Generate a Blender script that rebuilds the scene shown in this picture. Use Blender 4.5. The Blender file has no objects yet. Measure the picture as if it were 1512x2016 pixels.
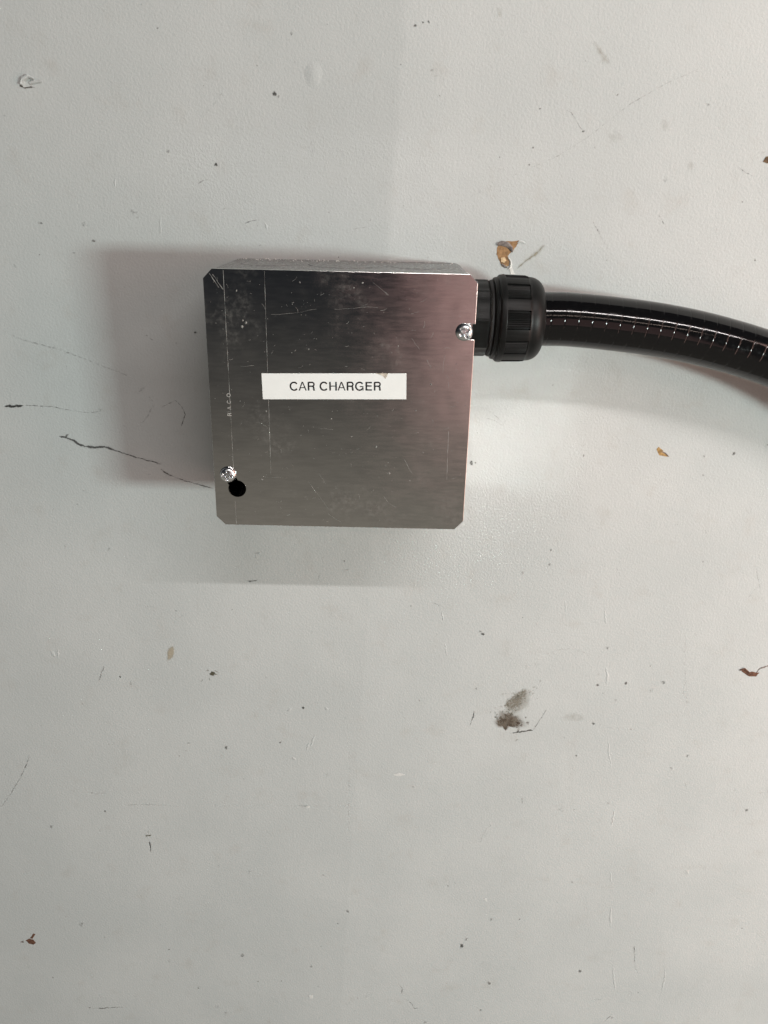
import bpy, bmesh, math, random
from mathutils import Vector, Matrix, Quaternion
from mathutils import noise as mnoise
random.seed(7)
S = bpy.context.scene
COL = S.collection
mm = 0.001
DEPTH = 54.0            # the cover's front face stands this far off the wall (mm)

# ------------------------------------------------------------------ camera
# "cover frame": x right, y up, z out of the wall towards the viewer, origin in the middle of the cover's front face, in mm
CR = Matrix(((0.99976686, -0.02147289, -0.00226888), (0.02083847, 0.93199184, 0.36187977), (-0.00565603, -0.36184268, 0.93222202)))
CC = Vector((17.217, 76.715, 310.172))
FPX = 1600.0
def P(x, y, z): return Vector((x * mm, -(z + DEPTH) * mm, y * mm))
Q = Matrix(((1, 0, 0), (0, 0, -1), (0, 1, 0)))
cam_d = bpy.data.cameras.new('camera'); cam = bpy.data.objects.new('camera', cam_d); COL.objects.link(cam)
cam_d.sensor_fit = 'VERTICAL'; cam_d.sensor_height = 36.0; cam_d.lens = 36.0 * FPX / 2016.0
cam_d.clip_start = 0.01; cam_d.clip_end = 50
cam.matrix_world = Matrix.Translation(P(*CC)) @ (Q @ CR).to_4x4()
S.camera = cam
def wall_mm(u, v):
    """where a point of the wall stands (mm in the wall plane)"""
    d = CR @ Vector(((u - 756.0) / FPX, -(v - 1008.0) / FPX, -1.0))
    t = (-DEPTH - CC.z) / d.z
    p = CC + d * t
    return p.x, p.y

# ------------------------------------------------------------------ world: dim garage interior
w = bpy.data.worlds.new('World'); S.world = w; w.use_nodes = True
nt = w.node_tree; nt.nodes.clear()
def N(nt, t, **kw):
    n = nt.nodes.new(t)
    for k, v in kw.items():
        if k.startswith('i_'):
            key = k[2:]
            n.inputs[int(key) if key.isdigit() else key.replace('_', ' ')].default_value = v
        else: setattr(n, k, v)
    return n
def LK(nt, a, b): nt.links.new(a, b)
out = N(nt, 'ShaderNodeOutputWorld'); bg = N(nt, 'ShaderNodeBackground', i_Strength=1.0)
tc = N(nt, 'ShaderNodeTexCoord'); sp = N(nt, 'ShaderNodeSeparateXYZ'); LK(nt, tc.outputs['Generated'], sp.inputs[0])
def ramp(src, a, b):
    r = N(nt, 'ShaderNodeMapRange', interpolation_type='SMOOTHSTEP', i_From_Min=a, i_From_Max=b); LK(nt, src, r.inputs['Value']); return r.outputs[0]
def mixc(fac, c1, c2):
    m = N(nt, 'ShaderNodeMix', data_type='RGBA'); LK(nt, fac, m.inputs[0])
    for k, c in ((6, c1), (7, c2)):
        if isinstance(c, tuple): m.inputs[k].default_value = (*c, 1)
        else: LK(nt, c, m.inputs[k])
    return m.outputs[2]
# dark ceiling and far end of the garage above, brownish concrete floor below
low = ramp(sp.outputs['Z'], -0.10, -0.46)
LK(nt, mixc(low, (0.018, 0.020, 0.024), (0.275, 0.252, 0.215)), bg.inputs['Color'])
LK(nt, bg.outputs[0], out.inputs[0])

# ------------------------------------------------------------------ lamps
def area(name, loc, target, sx, sy, power, col):
    d = bpy.data.lights.new(name, 'AREA'); d.shape = 'RECTANGLE'; d.size = sx; d.size_y = sy; d.energy = power; d.color = col
    o = bpy.data.objects.new(name, d); COL.objects.link(o)
    o.location = loc
    o.rotation_euler = (Vector(target) - Vector(loc)).to_track_quat('-Z', 'Y').to_euler()
    return o
area('side_lamp', P(968, -12, 900), P(120, -100, -54), 0.22, 0.095, 10.0, (0.86, 1.0, 0.965))
area('ceiling_tube_near', P(800, 1350, 1400), P(800, 0, 0), 1.60, 0.028, 19.5, (1.0, 0.928, 0.902))
area('ceiling_tube_far', P(900, 1300, 2900), P(900, 0, 0), 2.20, 0.028, 4.5, (1.0, 0.80, 0.68))
area('warm_side_fill', P(700, 40, 320), P(260, 40, -54), 0.25, 0.8, 2.9, (1.0, 0.60, 0.50))  # added fill: brightens and warms the wall towards the right
area('red_bounce_fill', P(610, -80, 2000), P(0, 0, 0), 0.86, 1.0, 1.75, (1.0, 0.60, 0.56))  # added area light standing in for reddish bounce mirrored in the cover

S.render.engine = 'CYCLES'
S.cycles.use_denoising = True
try: S.cycles.denoiser = 'OPENIMAGEDENOISE'
except Exception: pass
S.cycles.caustics_reflective = True
S.cycles.blur_glossy = 0.05
S.cycles.max_bounces = 8
S.cycles.sample_clamp_indirect = 0.0
S.cycles.transparent_max_bounces = 16
vs = S.view_settings
vs.view_transform = 'Standard'; vs.look = 'None'; vs.exposure = 0.0; vs.gamma = 1.0; vs.use_curve_mapping = False

# ------------------------------------------------------------------ helpers
def tag(o, label=None, cat=None, kind=None, group=None):
    if label: o['label'] = label
    if cat: o['category'] = cat
    if kind: o['kind'] = kind
    if group: o['group'] = group
    return o
def empty(name, loc, label, cat):
    o = bpy.data.objects.new(name, None); COL.objects.link(o); o.location = loc; o.empty_display_size = 0.02
    return tag(o, label, cat)
def root_loc(o):
    while o.parent: o = o.parent
    return Vector(o.location)
def mesh(name, verts, faces, mat, parent=None, smooth=False, loc=None):
    """verts are world positions; the object's origin goes to its root's (or loc)"""
    off = root_loc(parent) if parent else (Vector(loc) if loc is not None else Vector((0, 0, 0)))
    me = bpy.data.meshes.new(name); me.from_pydata([tuple(Vector(v) - off) for v in verts], [], faces)
    bm = bmesh.new(); bm.from_mesh(me); bmesh.ops.recalc_face_normals(bm, faces=bm.faces[:]); bm.to_mesh(me); bm.free()
    o = bpy.data.objects.new(name, me); COL.objects.link(o)
    if mat: me.materials.append(mat)
    if smooth:
        for p in me.polygons: p.use_smooth = True
    if parent: o.parent = parent
    elif loc is not None: o.location = loc
    return o
def bevel(o, wd, seg=2, ang=35):
    m = o.modifiers.new('bevel', 'BEVEL'); m.width = wd; m.segments = seg; m.limit_method = 'ANGLE'; m.angle_limit = math.radians(ang); m.harden_normals = False
    return o
def smooth_by_angle(o, deg=35):
    me = o.data
    for p in me.polygons: p.use_smooth = True
    bm = bmesh.new(); bm.from_mesh(me)
    for e in bm.edges:
        if len(e.link_faces) == 2 and e.calc_face_angle(0) > math.radians(deg): e.smooth = False
    bm.to_mesh(me); bm.free()
    return o
def lathe(prof, nseg, c, rfun=None):
    """prof: (x, r) pairs about an axis along x through c=(y,z); -> verts, faces (open ends)"""
    V, F = [], []
    for k, (x, r) in enumerate(prof):
        for j in range(nseg):
            t = 2 * math.pi * j / nseg
            rr = rfun(k, x, r, t) if rfun else r
            V.append(P(x, c[0] + rr * math.sin(t), c[1] + rr * math.cos(t)))
    for k in range(len(prof) - 1):
        for j in range(nseg):
            a = k * nseg + j; b = k * nseg + (j + 1) % nseg
            F.append((a, b, b + nseg, a + nseg))
    return V, F

# ------------------------------------------------------------------ materials
def mat(name):
    m = bpy.data.materials.new(name); m.use_nodes = True
    nt = m.node_tree; b = nt.nodes['Principled BSDF']
    return m, nt, b
def noise(nt, vec, scale, detail=3, rough=0.5, **kw):
    n = N(nt, 'ShaderNodeTexNoise', i_Scale=scale, i_Detail=detail, i_Roughness=rough)
    LK(nt, vec, n.inputs['Vector']); return n.outputs['Fac']
def geo_pos(nt):
    return N(nt, 'ShaderNodeNewGeometry').outputs['Position']
def rng(nt, src, a, b, c=0.0, d=1.0, smooth=True):
    r = N(nt, 'ShaderNodeMapRange', interpolation_type='SMOOTHSTEP' if smooth else 'LINEAR', i_From_Min=a, i_From_Max=b, i_To_Min=c, i_To_Max=d)
    LK(nt, src, r.inputs['Value']); return r.outputs[0]
def mth(nt, op, a, b):
    n = N(nt, 'ShaderNodeMath', operation=op)
    for i, x in enumerate((a, b)):
        if x is None: continue
        if isinstance(x, (int, float)): n.inputs[i].default_value = x
        else: LK(nt, x, n.inputs[i])
    return n.outputs[0]
def mixn(nt, fac, c1, c2, blend='MIX'):
    m = N(nt, 'ShaderNodeMix', data_type='RGBA', blend_type=blend)
    for k, c in ((0, fac), (6, c1), (7, c2)):
        if isinstance(c, tuple): m.inputs[k].default_value = (*c, 1)
        elif isinstance(c, (int, float)): m.inputs[k].default_value = c
        else: LK(nt, c, m.inputs[k])
    return m.outputs[2]
def bump(nt, h, strength, dist, prev=None):
    n = N(nt, 'ShaderNodeBump', i_Strength=strength, i_Distance=dist); LK(nt, h, n.inputs['Height'])
    if prev is not None: LK(nt, prev, n.inputs['Normal'])
    return n.outputs['Normal']
def scaled(nt, vec, s):
    n = N(nt, 'ShaderNodeVectorMath', operation='MULTIPLY', i_1=s); LK(nt, vec, n.inputs[0]); return n.outputs[0]

def wall_relief(nt):
    """fine roller stipple of old emulsion on plasterboard"""
    g = geo_pos(nt)
    n1 = noise(nt, g, 950, 4, 0.6)
    n2 = noise(nt, g, 150, 3, 0.5)
    n3 = noise(nt, g, 9, 2, 0.5)
    a = bump(nt, n3, 0.5, 0.0025)
    a = bump(nt, n2, 0.25, 0.0004, a)
    return bump(nt, n1, 0.6, 0.00034, a), g

STEP_TILT, STEP_X = -0.045, 0.0150
def wall_paint(name, scale_col=1.0):
    m, nt, b = mat(name)
    nrm, g = wall_relief(nt)
    big = noise(nt, g, 14, 4, 0.55); mid = noise(nt, g, 70, 5, 0.6); fine = noise(nt, g, 800, 3, 0.65)
    col = mixn(nt, rng(nt, big, 0.3, 0.7), (0.549, 0.582, 0.577), (0.596, 0.625, 0.618))
    col = mixn(nt, rng(nt, mid, 0.54, 0.78, 0, 0.5), col, (0.505, 0.505, 0.478))
    col = mixn(nt, rng(nt, fine, 0.56, 0.80, 0, 0.42), col, (0.43, 0.43, 0.41))
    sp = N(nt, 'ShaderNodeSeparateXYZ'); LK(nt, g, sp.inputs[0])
    # wall colour a touch darker left of a near-vertical line, weaker lower down
    wob = mth(nt, 'ADD', mth(nt, 'ADD', sp.outputs['X'], mth(nt, 'MULTIPLY', sp.outputs['Z'], STEP_TILT)), mth(nt, 'MULTIPLY', mth(nt, 'SUBTRACT', mid, 0.5), 0.006))
    col = mixn(nt, mth(nt, 'MAXIMUM', rng(nt, wob, STEP_X - 0.0025, STEP_X + 0.0025), rng(nt, sp.outputs['Z'], 0.06, -0.12, 0.0, 0.6)), mixn(nt, 1.0, col, (0.925, 0.93, 0.93), 'MULTIPLY'), col)
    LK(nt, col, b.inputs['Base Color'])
    b.inputs['Roughness'].default_value = 0.62
    b.inputs['Specular IOR Level'].default_value = 0.3
    LK(nt, nrm, b.inputs['Normal'])
    return m
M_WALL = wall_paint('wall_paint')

def mark_material(name, nscale=700, contrast=0.38, amp=1.6):
    """dirt rubbed onto the paint; colour and cover come from the mark's own mesh attribute"""
    m, nt, b = mat(name)
    nrm, g = wall_relief(nt)
    at = N(nt, 'ShaderNodeAttribute', attribute_name='mark')
    n = noise(nt, g, nscale, 4, 0.65)
    t = mth(nt, 'ADD', at.outputs['Alpha'], mth(nt, 'MULTIPLY', mth(nt, 'SUBTRACT', n, 0.5), amp))
    cover = mth(nt, 'MULTIPLY', rng(nt, t, 0.5 - contrast, 0.5 + contrast), rng(nt, at.outputs['Alpha'], 0.0, 0.6))
    LK(nt, at.outputs['Color'], b.inputs['Base Color']); LK(nt, cover, b.inputs['Alpha'])
    LK(nt, nrm, b.inputs['Normal']); b.inputs['Roughness'].default_value = 0.7
    return m
M_MARK = mark_material('rubbed_dirt')
M_SPECKLE = mark_material('speckled_dirt', 800, 0.34, 1.5)
M_STAIN = mark_material('soaked_stain', 500, 0.5, 0.6)

def plain(name, col, rough=0.6, metal=0.0, var=0.15, scale=300, bmp=0.0, spec=0.5):
    m, nt, b = mat(name)
    g = geo_pos(nt); n = noise(nt, g, scale, 4, 0.6)
    c2 = tuple(min(1, c * (1 + var)) for c in col); c1 = tuple(c * (1 - var) for c in col)
    LK(nt, mixn(nt, rng(nt, n, 0.3, 0.7), c1, c2), b.inputs['Base Color'])
    b.inputs['Roughness'].default_value = rough; b.inputs['Metallic'].default_value = metal
    b.inputs['Specular IOR Level'].default_value = spec
    if bmp: LK(nt, bump(nt, n, 0.6, bmp), b.inputs['Normal'])
    return m

def metal_sheet(name, base, r0, r1, dust=0.5, streak=(30, 900, 900), beck=False, top_dust=False):
    m, nt, b = mat(name)
    g = geo_pos(nt)
    st = noise(nt, scaled(nt, g, streak), 1.0, 3, 0.6)
    sm = noise(nt, g, 38, 5, 0.62)
    sp1 = noise(nt, g, 520, 3, 0.6)
    col = mixn(nt, rng(nt, st, 0.3, 0.7), tuple(c * 0.90 for c in base), base)
    LK(nt, col, b.inputs['Base Color'])
    b.inputs['Metallic'].default_value = 1.0
    rr = mth(nt, 'ADD', rng(nt, st, 0.3, 0.75, r0, r1), rng(nt, sm, 0.45, 0.75, 0, 0.06))
    LK(nt, rr, b.inputs['Roughness'])
    if beck:      # tight rolled-zinc sheen
        b = N(nt, 'ShaderNodeBsdfAnisotropic', distribution='BECKMANN'); LK(nt, bump(nt, noise(nt, g, 22, 3, 0.55), 0.5, 0.0006), b.inputs['Normal']); LK(nt, col, b.inputs['Color']); LK(nt, rr, b.inputs['Roughness'])
        # handling smears and fine white dust over the zinc
    d = N(nt, 'ShaderNodeBsdfDiffuse'); d.inputs['Color'].default_value = (0.46, 0.46, 0.43, 1)
    smear = mth(nt, 'MULTIPLY', rng(nt, sm, 0.50, 0.78), rng(nt, sp1, 0.42, 0.66))
    fac = mth(nt, 'ADD', mth(nt, 'MULTIPLY', smear, 0.30 * dust), mth(nt, 'ADD', 0.004 * dust, mth(nt, 'MULTIPLY', rng(nt, sp1, 0.66, 0.76), 0.20 * dust)))
    if top_dust:
        gn = N(nt, 'ShaderNodeSeparateXYZ'); LK(nt, N(nt, 'ShaderNodeNewGeometry').outputs['Normal'], gn.inputs[0])
        fac = mth(nt, 'MAXIMUM', fac, mth(nt, 'MULTIPLY', rng(nt, gn.outputs['Z'], 0.5, 0.95), rng(nt, sp1, 0.25, 0.75, 0.35, 0.95)))
        LK(nt, mixn(nt, rng(nt, sp1, 0.35, 0.7), (0.20, 0.205, 0.20), (0.36, 0.365, 0.355)), d.inputs['Color'])
    mx = N(nt, 'ShaderNodeMixShader'); LK(nt, fac, mx.inputs[0]); LK(nt, b.outputs[0], mx.inputs[1]); LK(nt, d.outputs[0], mx.inputs[2])
    LK(nt, mx.outputs[0], nt.nodes['Material Output'].inputs[0])
    return m
M_COVER = metal_sheet('zinc_cover', (0.66, 0.655, 0.64), 0.195, 0.225, 0.55, (150, 900, 900), True)
M_BODY = metal_sheet('galvanised_box', (0.56, 0.575, 0.57), 0.11, 0.16, 0.30, (400, 400, 400), False, True)
M_SCREW = plain('zinc_screw', (0.78, 0.81, 0.83), 0.27, 1.0, 0.06, 800)
M_SCRATCH = plain('bright_scratch', (0.25, 0.25, 0.235), 0.5, 0.0, 0.35, 400)
M_SCORE = plain('score_line', (0.42, 0.42, 0.40), 0.5, 0.0, 0.3, 200)
M_LABEL = plain('label_vinyl', (0.91, 0.945, 0.93), 0.42, 0.0, 0.015, 200)
M_INK = plain('printed_ink', (0.006, 0.006, 0.007), 0.7, 0.0, 0.1)
M_ADH = plain('torn_label_paper', (0.60, 0.55, 0.47), 0.8, 0.0, 0.25, 900)
M_NYLON = plain('black_nylon', (0.006, 0.0065, 0.0065), 0.42, 0.0, 0.25, 260, 0.00004, 0.22)
M_RUBBER = plain('black_rubber', (0.010, 0.010, 0.010), 0.6, 0.0, 0.2)
M_KRAFT = plain('brown_board_paper', (0.34, 0.20, 0.095), 0.85, 0.0, 0.35, 420, 0.0002)
M_TAN = plain('pale_torn_paper', (0.75, 0.56, 0.34), 0.85, 0.0, 0.25, 500, 0.0002)
M_GREY = plain('grey_torn_plaster', (0.23, 0.20, 0.185), 0.9, 0.0, 0.4, 700, 0.0003)
M_RUST = plain('rust_brown_chip', (0.13, 0.060, 0.035), 0.8, 0.0, 0.4, 700, 0.0002)
M_DARK = plain('dark_dirt', (0.035, 0.030, 0.026), 0.8, 0.0, 0.4, 700)
M_CHIPW = plain('bared_plaster', (0.70, 0.71, 0.69), 0.8, 0.0, 0.1, 900)
M_PLASTER = plain('white_plaster', (0.80, 0.80, 0.77), 0.8, 0.0, 0.1, 700)

def conduit_mat():
    m, nt, b = mat('black_pvc_jacket')
    g = geo_pos(nt); n = noise(nt, g, 90, 3, 0.5); n2 = noise(nt, g, 420, 4, 0.65)
    LK(nt, mixn(nt, rng(nt, n2, 0.55, 0.8, 0, 0.4), (0.0045, 0.0045, 0.005), (0.016, 0.016, 0.015)), b.inputs['Base Color'])
    b.inputs['Specular IOR Level'].default_value = 0.4
    LK(nt, rng(nt, n2, 0.4, 0.85, 0.07, 0.20), b.inputs['Roughness'])
    LK(nt, bump(nt, n, 0.2, 0.00012), b.inputs['Normal'])
    return m
M_PVC = conduit_mat()

# ================================================================== wall
WX0, WX1, WZ0, WZ1, WT = -1.2, 1.2, -1.3, 1.1, 0.013
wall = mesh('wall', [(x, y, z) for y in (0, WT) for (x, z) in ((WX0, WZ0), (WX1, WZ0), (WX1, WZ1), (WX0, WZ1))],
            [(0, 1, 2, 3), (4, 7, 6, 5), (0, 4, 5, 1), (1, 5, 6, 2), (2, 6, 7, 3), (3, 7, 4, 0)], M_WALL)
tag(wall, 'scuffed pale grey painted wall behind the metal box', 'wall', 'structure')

# ================================================================== junction box
box = empty('junction_box', P(0, 0, -DEPTH), 'square zinc metal junction box with CAR CHARGER label, fixed on the grey wall', 'junction box')
H = 50.8
def rounded_rect(h, r, n=5, sx=0.9):
    pts = []
    for cx, cy, a0 in ((h - r, h - r, 0), (-h + r, h - r, 90), (-h + r, -h + r, 180), (h - r, -h + r, 270)):
        for k in range(n + 1):
            a = math.radians(a0 + 90 * k / n); pts.append((cx + r * math.cos(a) - math.copysign(sx, cx), cy + r * math.sin(a)))
    return pts
ZF = -2.0                       # front rim of the box, behind the cover
outer = rounded_rect(H - 0.1, 4.2); inner = rounded_rect(H - 1.9, 2.8); n = len(outer)
V = [P(x, y, z) for pts, z in ((outer, -DEPTH + 0.15), (outer, ZF), (inner, ZF), (inner, -DEPTH + 1.7)) for x, y in pts]
F = [(k * n + j, k * n + (j + 1) % n, (k + 1) * n + (j + 1) % n, (k + 1) * n + j) for k in range(3) for j in range(n)]
F.append(tuple(range(3 * n, 4 * n))); F.append(tuple(range(n - 1, -1, -1)))
body = smooth_by_angle(mesh('box_body', V, F, M_BODY, box), 40)

def disc_on_top(cx, cz, r, h, y0, seg=40):
    V = [P(cx, y0 + h, cz)]
    for rr, hh in ((r * 0.93, h), (r, h * 0.55), (r, -0.2)):
        V += [P(cx + rr * math.cos(2 * math.pi * j / seg), y0 + hh, cz + rr * math.sin(2 * math.pi * j / seg)) for j in range(seg)]
    F = [(0, 1 + j, 1 + (j + 1) % seg) for j in range(seg)]
    for k in range(2):
        F += [(1 + k * seg + j, 1 + k * seg + (j + 1) % seg, 1 + (k + 1) * seg + (j + 1) % seg, 1 + (k + 1) * seg + j) for j in range(seg)]
    return V, F
for cx, r in ((-30, 11.2), (0, 14.2), (30, 11.2)):
    V, F = disc_on_top(cx, -29, r, 0.14, H - 0.1)
    k = mesh('knockout', V, F, M_BODY, body, smooth=False)
    V = [P(cx + rr * math.cos(2 * math.pi * j / 48), H - 0.07, -29 + rr * math.sin(2 * math.pi * j / 48)) for rr in (r + .02, r + .34) for j in range(48)]
    mesh('punched_groove', V, [(j, (j + 1) % 48, 48 + (j + 1) % 48, 48 + j) for j in range(48) if (j * 7) % 11 and (j // 5 + int(cx)) % 3], M_DARK, k)
# plaster crumbs caught on top of the box along the wall
V, F = [], []
for i in range(90):
    x = random.uniform(-46, 46); z = -DEPTH + abs(random.gauss(0, 5)) + 0.3; s = random.uniform(0.10, 0.38) * (1.6 if random.random() < .08 else 1)
    b0 = len(V); y0 = H - 0.1 + (0.4 if any(math.hypot(x - c, z + 29) < r for c, r in ((-30, 11), (0, 14), (30, 11))) else 0)
    q = [Vector((random.uniform(-1, 1), random.uniform(0.2, 1.2), random.uniform(-1, 1))) * s for _ in range(2)]
    V += [P(x - s, y0, z - s), P(x + s * 1.3, y0, z), P(x, y0, z + s), P(x + q[0].x * .3, y0 + s * 1.1, z)]
    F += [(b0, b0 + 1, b0 + 3), (b0 + 1, b0 + 2, b0 + 3), (b0 + 2, b0, b0 + 3), (b0, b0 + 2, b0 + 1)]
tag(mesh('plaster_crumbs', V, F, M_PLASTER, body), kind='stuff')

# --- cover plate with clipped corners, an edge slot and a keyhole
T = 1.6
def cover_outline():
    return [(-H, 47.3), (-47.4, H), (47.8, H), (H, 47.6),
            (H, 32.7), (48.2, 32.7)] + [(47.0 + 2.85 * math.cos(a), 29.85 + 2.85 * math.sin(a)) for a in [math.radians(90 + 180 * k / 8) for k in range(9)]] + \
           [(48.2, 27.0), (H, 27.0), (H - 0.1, -47.0), (47.2, -H), (-47.2, -H), (-H, -47.2)]
def keyhole():
    # round hole with a neck running up-left to the screw
    cx, cy, r = -41.7, -34.9, 3.55
    ang = math.atan2(-28.9 + 34.9, -45.1 + 41.7); hw = math.asin(2.1 / r)
    pts = []
    for k in range(29):
        a = ang + hw + (2 * math.pi - 2 * hw) * k / 28
        pts.append((cx + r * math.cos(a), cy + r * math.sin(a)))
    ex, ey = -45.1, -28.9
    for k in range(9):
        a = ang - math.pi / 2 + math.pi * k / 8
        pts.append((ex + 2.1 * math.cos(a), ey + 2.1 * math.sin(a)))
    return pts
def offset_loop(pts, d):
    """move a closed loop sideways by d (positive: into the polygon)"""
    n_ = len(pts); A = sum(pts[i][0] * pts[(i + 1) % n_][1] - pts[(i + 1) % n_][0] * pts[i][1] for i in range(n_)); sg = 1 if A > 0 else -1
    r = []
    for i in range(n_):
        a, b, c = pts[i - 1], pts[i], pts[(i + 1) % n_]
        e1 = Vector((b[0] - a[0], b[1] - a[1])).normalized(); e2 = Vector((c[0] - b[0], c[1] - b[1])).normalized()
        n1 = Vector((-e1.y, e1.x)) * sg; n2 = Vector((-e2.y, e2.x)) * sg; m_ = (n1 + n2)
        m_ = m_ / max(0.5, m_.length_squared / 2) if m_.length > .3 else n1
        r.append((b[0] + m_.x * d, b[1] + m_.y * d))
    return r
def plate(name, loops, z0, z1, m, parent, ch=0.0, chz=0.0):
    """a sheet with holes (loops[1:]) and a rounded-over front edge"""
    bm = bmesh.new(); off = root_loc(parent); rings = []
    for li, pts in enumerate(loops):
        sg = 1 if li == 0 else -1
        if li: sg = -0.3
        lv = [(ch, z1), (ch * .55, z1 - chz * .12), (ch * .2, z1 - chz * .45), (0, z1 - chz), (0, z0)] if ch else [(0, z1), (0, z0)]
        rings.append([[bm.verts.new(P(x, y, z) - off) for x, y in (offset_loop(pts, d * sg) if d else pts)] for d, z in lv])
    for rg in rings:
        for a, b in zip(rg[:-1], rg[1:]):
            for i in range(len(a)): f = bm.faces.new((a[i], a[(i + 1) % len(a)], b[(i + 1) % len(a)], b[i])); f.smooth = False
    for k in (0, -1):
        edges = [bm.edges.get((rg[k][i], rg[k][(i + 1) % len(rg[k])])) for rg in rings for i in range(len(rg[k]))]
        bmesh.ops.triangle_fill(bm, use_beauty=True, use_dissolve=False, edges=edges)
    bmesh.ops.recalc_face_normals(bm, faces=bm.faces[:])
    me = bpy.data.meshes.new(name); bm.to_mesh(me); bm.free(); me.materials.append(m)
    o = bpy.data.objects.new(name, me); COL.objects.link(o); o.parent = parent
    return o
cover = plate('cover', [cover_outline(), keyhole()], -T, 0.0, M_COVER, box, 0.20, 0.35)
tag(cover, 'scratched zinc cover plate with clipped corners')

def flat_strip(pts, widths, z, V, F):
    """a thin ribbon lying in a plane z=const (cover frame, mm)"""
    b0 = len(V)
    for i, (x, y) in enumerate(pts):
        a = pts[max(i - 1, 0)]; c = pts[min(i + 1, len(pts) - 1)]
        dx, dy = c[0] - a[0], c[1] - a[1]; L = math.hypot(dx, dy) or 1
        wv = widths[i] / 2; V.append(P(x - dy / L * wv, y + dx / L * wv, z)); V.append(P(x + dy / L * wv, y - dx / L * wv, z))
    for i in range(len(pts) - 1):
        F.append((b0 + 2 * i, b0 + 2 * i + 1, b0 + 2 * i + 3, b0 + 2 * i + 2))
for x0, x1, ya, yb, wd in ((-43.1, -42.75, 50.2, -50.2, 0.13), (-27.95, -27.85, 50.2, -40.0, 0.12), (42.7, 43.0, -9, -34, 0.09)):
    V, F = [], []; pts, ws = [], []
    for k in range(41):
        t = k / 40; y = ya + (yb - ya) * t
        if x0 < -40 and -32.5 < y + 3 and math.hypot(-42.8 + 41.7, y + 34.9) < 3.9: continue
        pts.append((x0 + (x1 - x0) * t, y)); ws.append(wd * random.choice((.15, .4, .7, .9, 1.1)))
    # leave a gap where the line meets the keyhole
    a = [i for i, p in enumerate(pts) if p[1] > -29.5]; b = [i for i, p in enumerate(pts) if p[1] < -39.0]
    flat_strip([pts[i] for i in a], [ws[i] for i in a], 0.02, V, F)
    if len(b) > 1: flat_strip([pts[i] for i in b], [ws[i] for i in b], 0.02, V, F)
    mesh('score_line', V, F, M_SCORE, cover)
# scratches and dust specks on the cover
V, F = [], []
def in_cover_clear(x, y):
    return not (-31 < x < 27 and 1.5 < y < 14.5) and math.hypot(x + 41.7, y + 34.9) > 4.6 and math.hypot(x + 45.1, y + 28.9) > 4 and math.hypot(x - 46.6, y - 29.6) > 4.2 and abs(x) < 49 and abs(y) < 49.5
hand = [([(-2, 37), (4, 37.4), (9, 38.2), (14, 38)], .10), ([(-26, 34.6), (-18, 35.2), (-9, 37)], .10), ([(10.5, -30.5), (14, -36), (16.5, -40)], .0),
        ([(-13, -31), (-8, -38), (-4.8, -42.8)], .16), ([(-31, -29.6), (-21, -29.7)], .12), ([(-5, -45), (1, -49)], .12), ([(-8.5, -27.5), (-6, -32)], .1),
        ([(33, 19), (34.8, 15.8)], .12), ([(12, 47), (18, 42.5)], .12), ([(27, 27), (30, 23)], .1), ([(25.5, -21), (29, -27)], .13), ([(18, -37), (20, -40), (23, -41.5)], .14),
        ([(-48.2, 49), (-45, 44)], .35), ([(-47, 48.6), (-43.5, 43.4)], .3), ([(-8.6, -9), (-3, -9.2)], .1), ([(-38.2, 14.9), (-33, 15.3)], .15), ([(39.8, 21), (39.2, 14)], .1)]
for pts, wd in hand:
    if wd <= 0: continue
    q = []
    for i in range(len(pts) - 1):
        for k in range(5):
            t = k / 5; q.append((pts[i][0] * (1 - t) + pts[i + 1][0] * t + random.uniform(-.12, .12), pts[i][1] * (1 - t) + pts[i + 1][1] * t + random.uniform(-.12, .12)))
    q.append(pts[-1])
    flat_strip(q, [wd * random.uniform(0.3, 1.2) for _ in q], 0.025, V, F)
for i in range(150):
    x, y = random.uniform(-49, 49), random.uniform(-49, 49)
    if not in_cover_clear(x, y): continue
    a = random.uniform(0, math.pi) if random.random() < .6 else random.gauss(0, .3); L = random.choice((.4, .6, .9, 1.5, 2.4))
    q = [(x + L * t * math.cos(a + .5 * t), y + L * t * math.sin(a + .5 * t)) for t in (0, .3, .6, 1)]
    if all(in_cover_clear(*p) for p in q): flat_strip(q, [random.uniform(.03, .12) for _ in q], 0.025, V, F)
tag(mesh('scratches', V, F, M_SCRATCH, cover), kind='stuff')
V, F = [], []
big = [(-38.5, 43, .5), (-35.5, 31.5, .8), (-15, 46.5, .45), (8.2, 46.8, .5), (5, 45, .4), (-29, -2.5, .5), (-31.5, -30.8, .6), (14.3, -16, .5), (19.8, -27, .55), (28, -30, .4), (29.5, -1, .35), (-12, 22, .4), (22, 24, .35), (-18.5, 20.5, .3),
       (-37, 30, .7), (-36.6, 32.2, .5), (4.5, 2 - 14, .4), (33, 2 - 20, .45), (-3.5, -5, .45), (35, 9.5, .6)]
for i in range(190):
    if i < len(big): x, y, s = big[i]
    else: x, y, s = random.uniform(-49.5, 49.5), random.uniform(-49.5, 49.5), random.uniform(.07, .22)
    if not in_cover_clear(x, y): continue
    b0 = len(V); a0 = random.uniform(0, 6); m_ = 6
    V += [P(x + s * random.uniform(.35, 1) * math.cos(a0 + k * 6.283 / m_), y + s * random.uniform(.4, 1) * math.sin(a0 + k * 6.283 / m_), 0.01) for k in range(m_)]
    V.append(P(x, y, 0.01 + s * 0.3)); F += [(b0 + k, b0 + (k + 1) % m_, b0 + m_) for k in range(m_)]
tag(mesh('dust_specks', V, F, M_SCRATCH, cover), kind='stuff')

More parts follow.
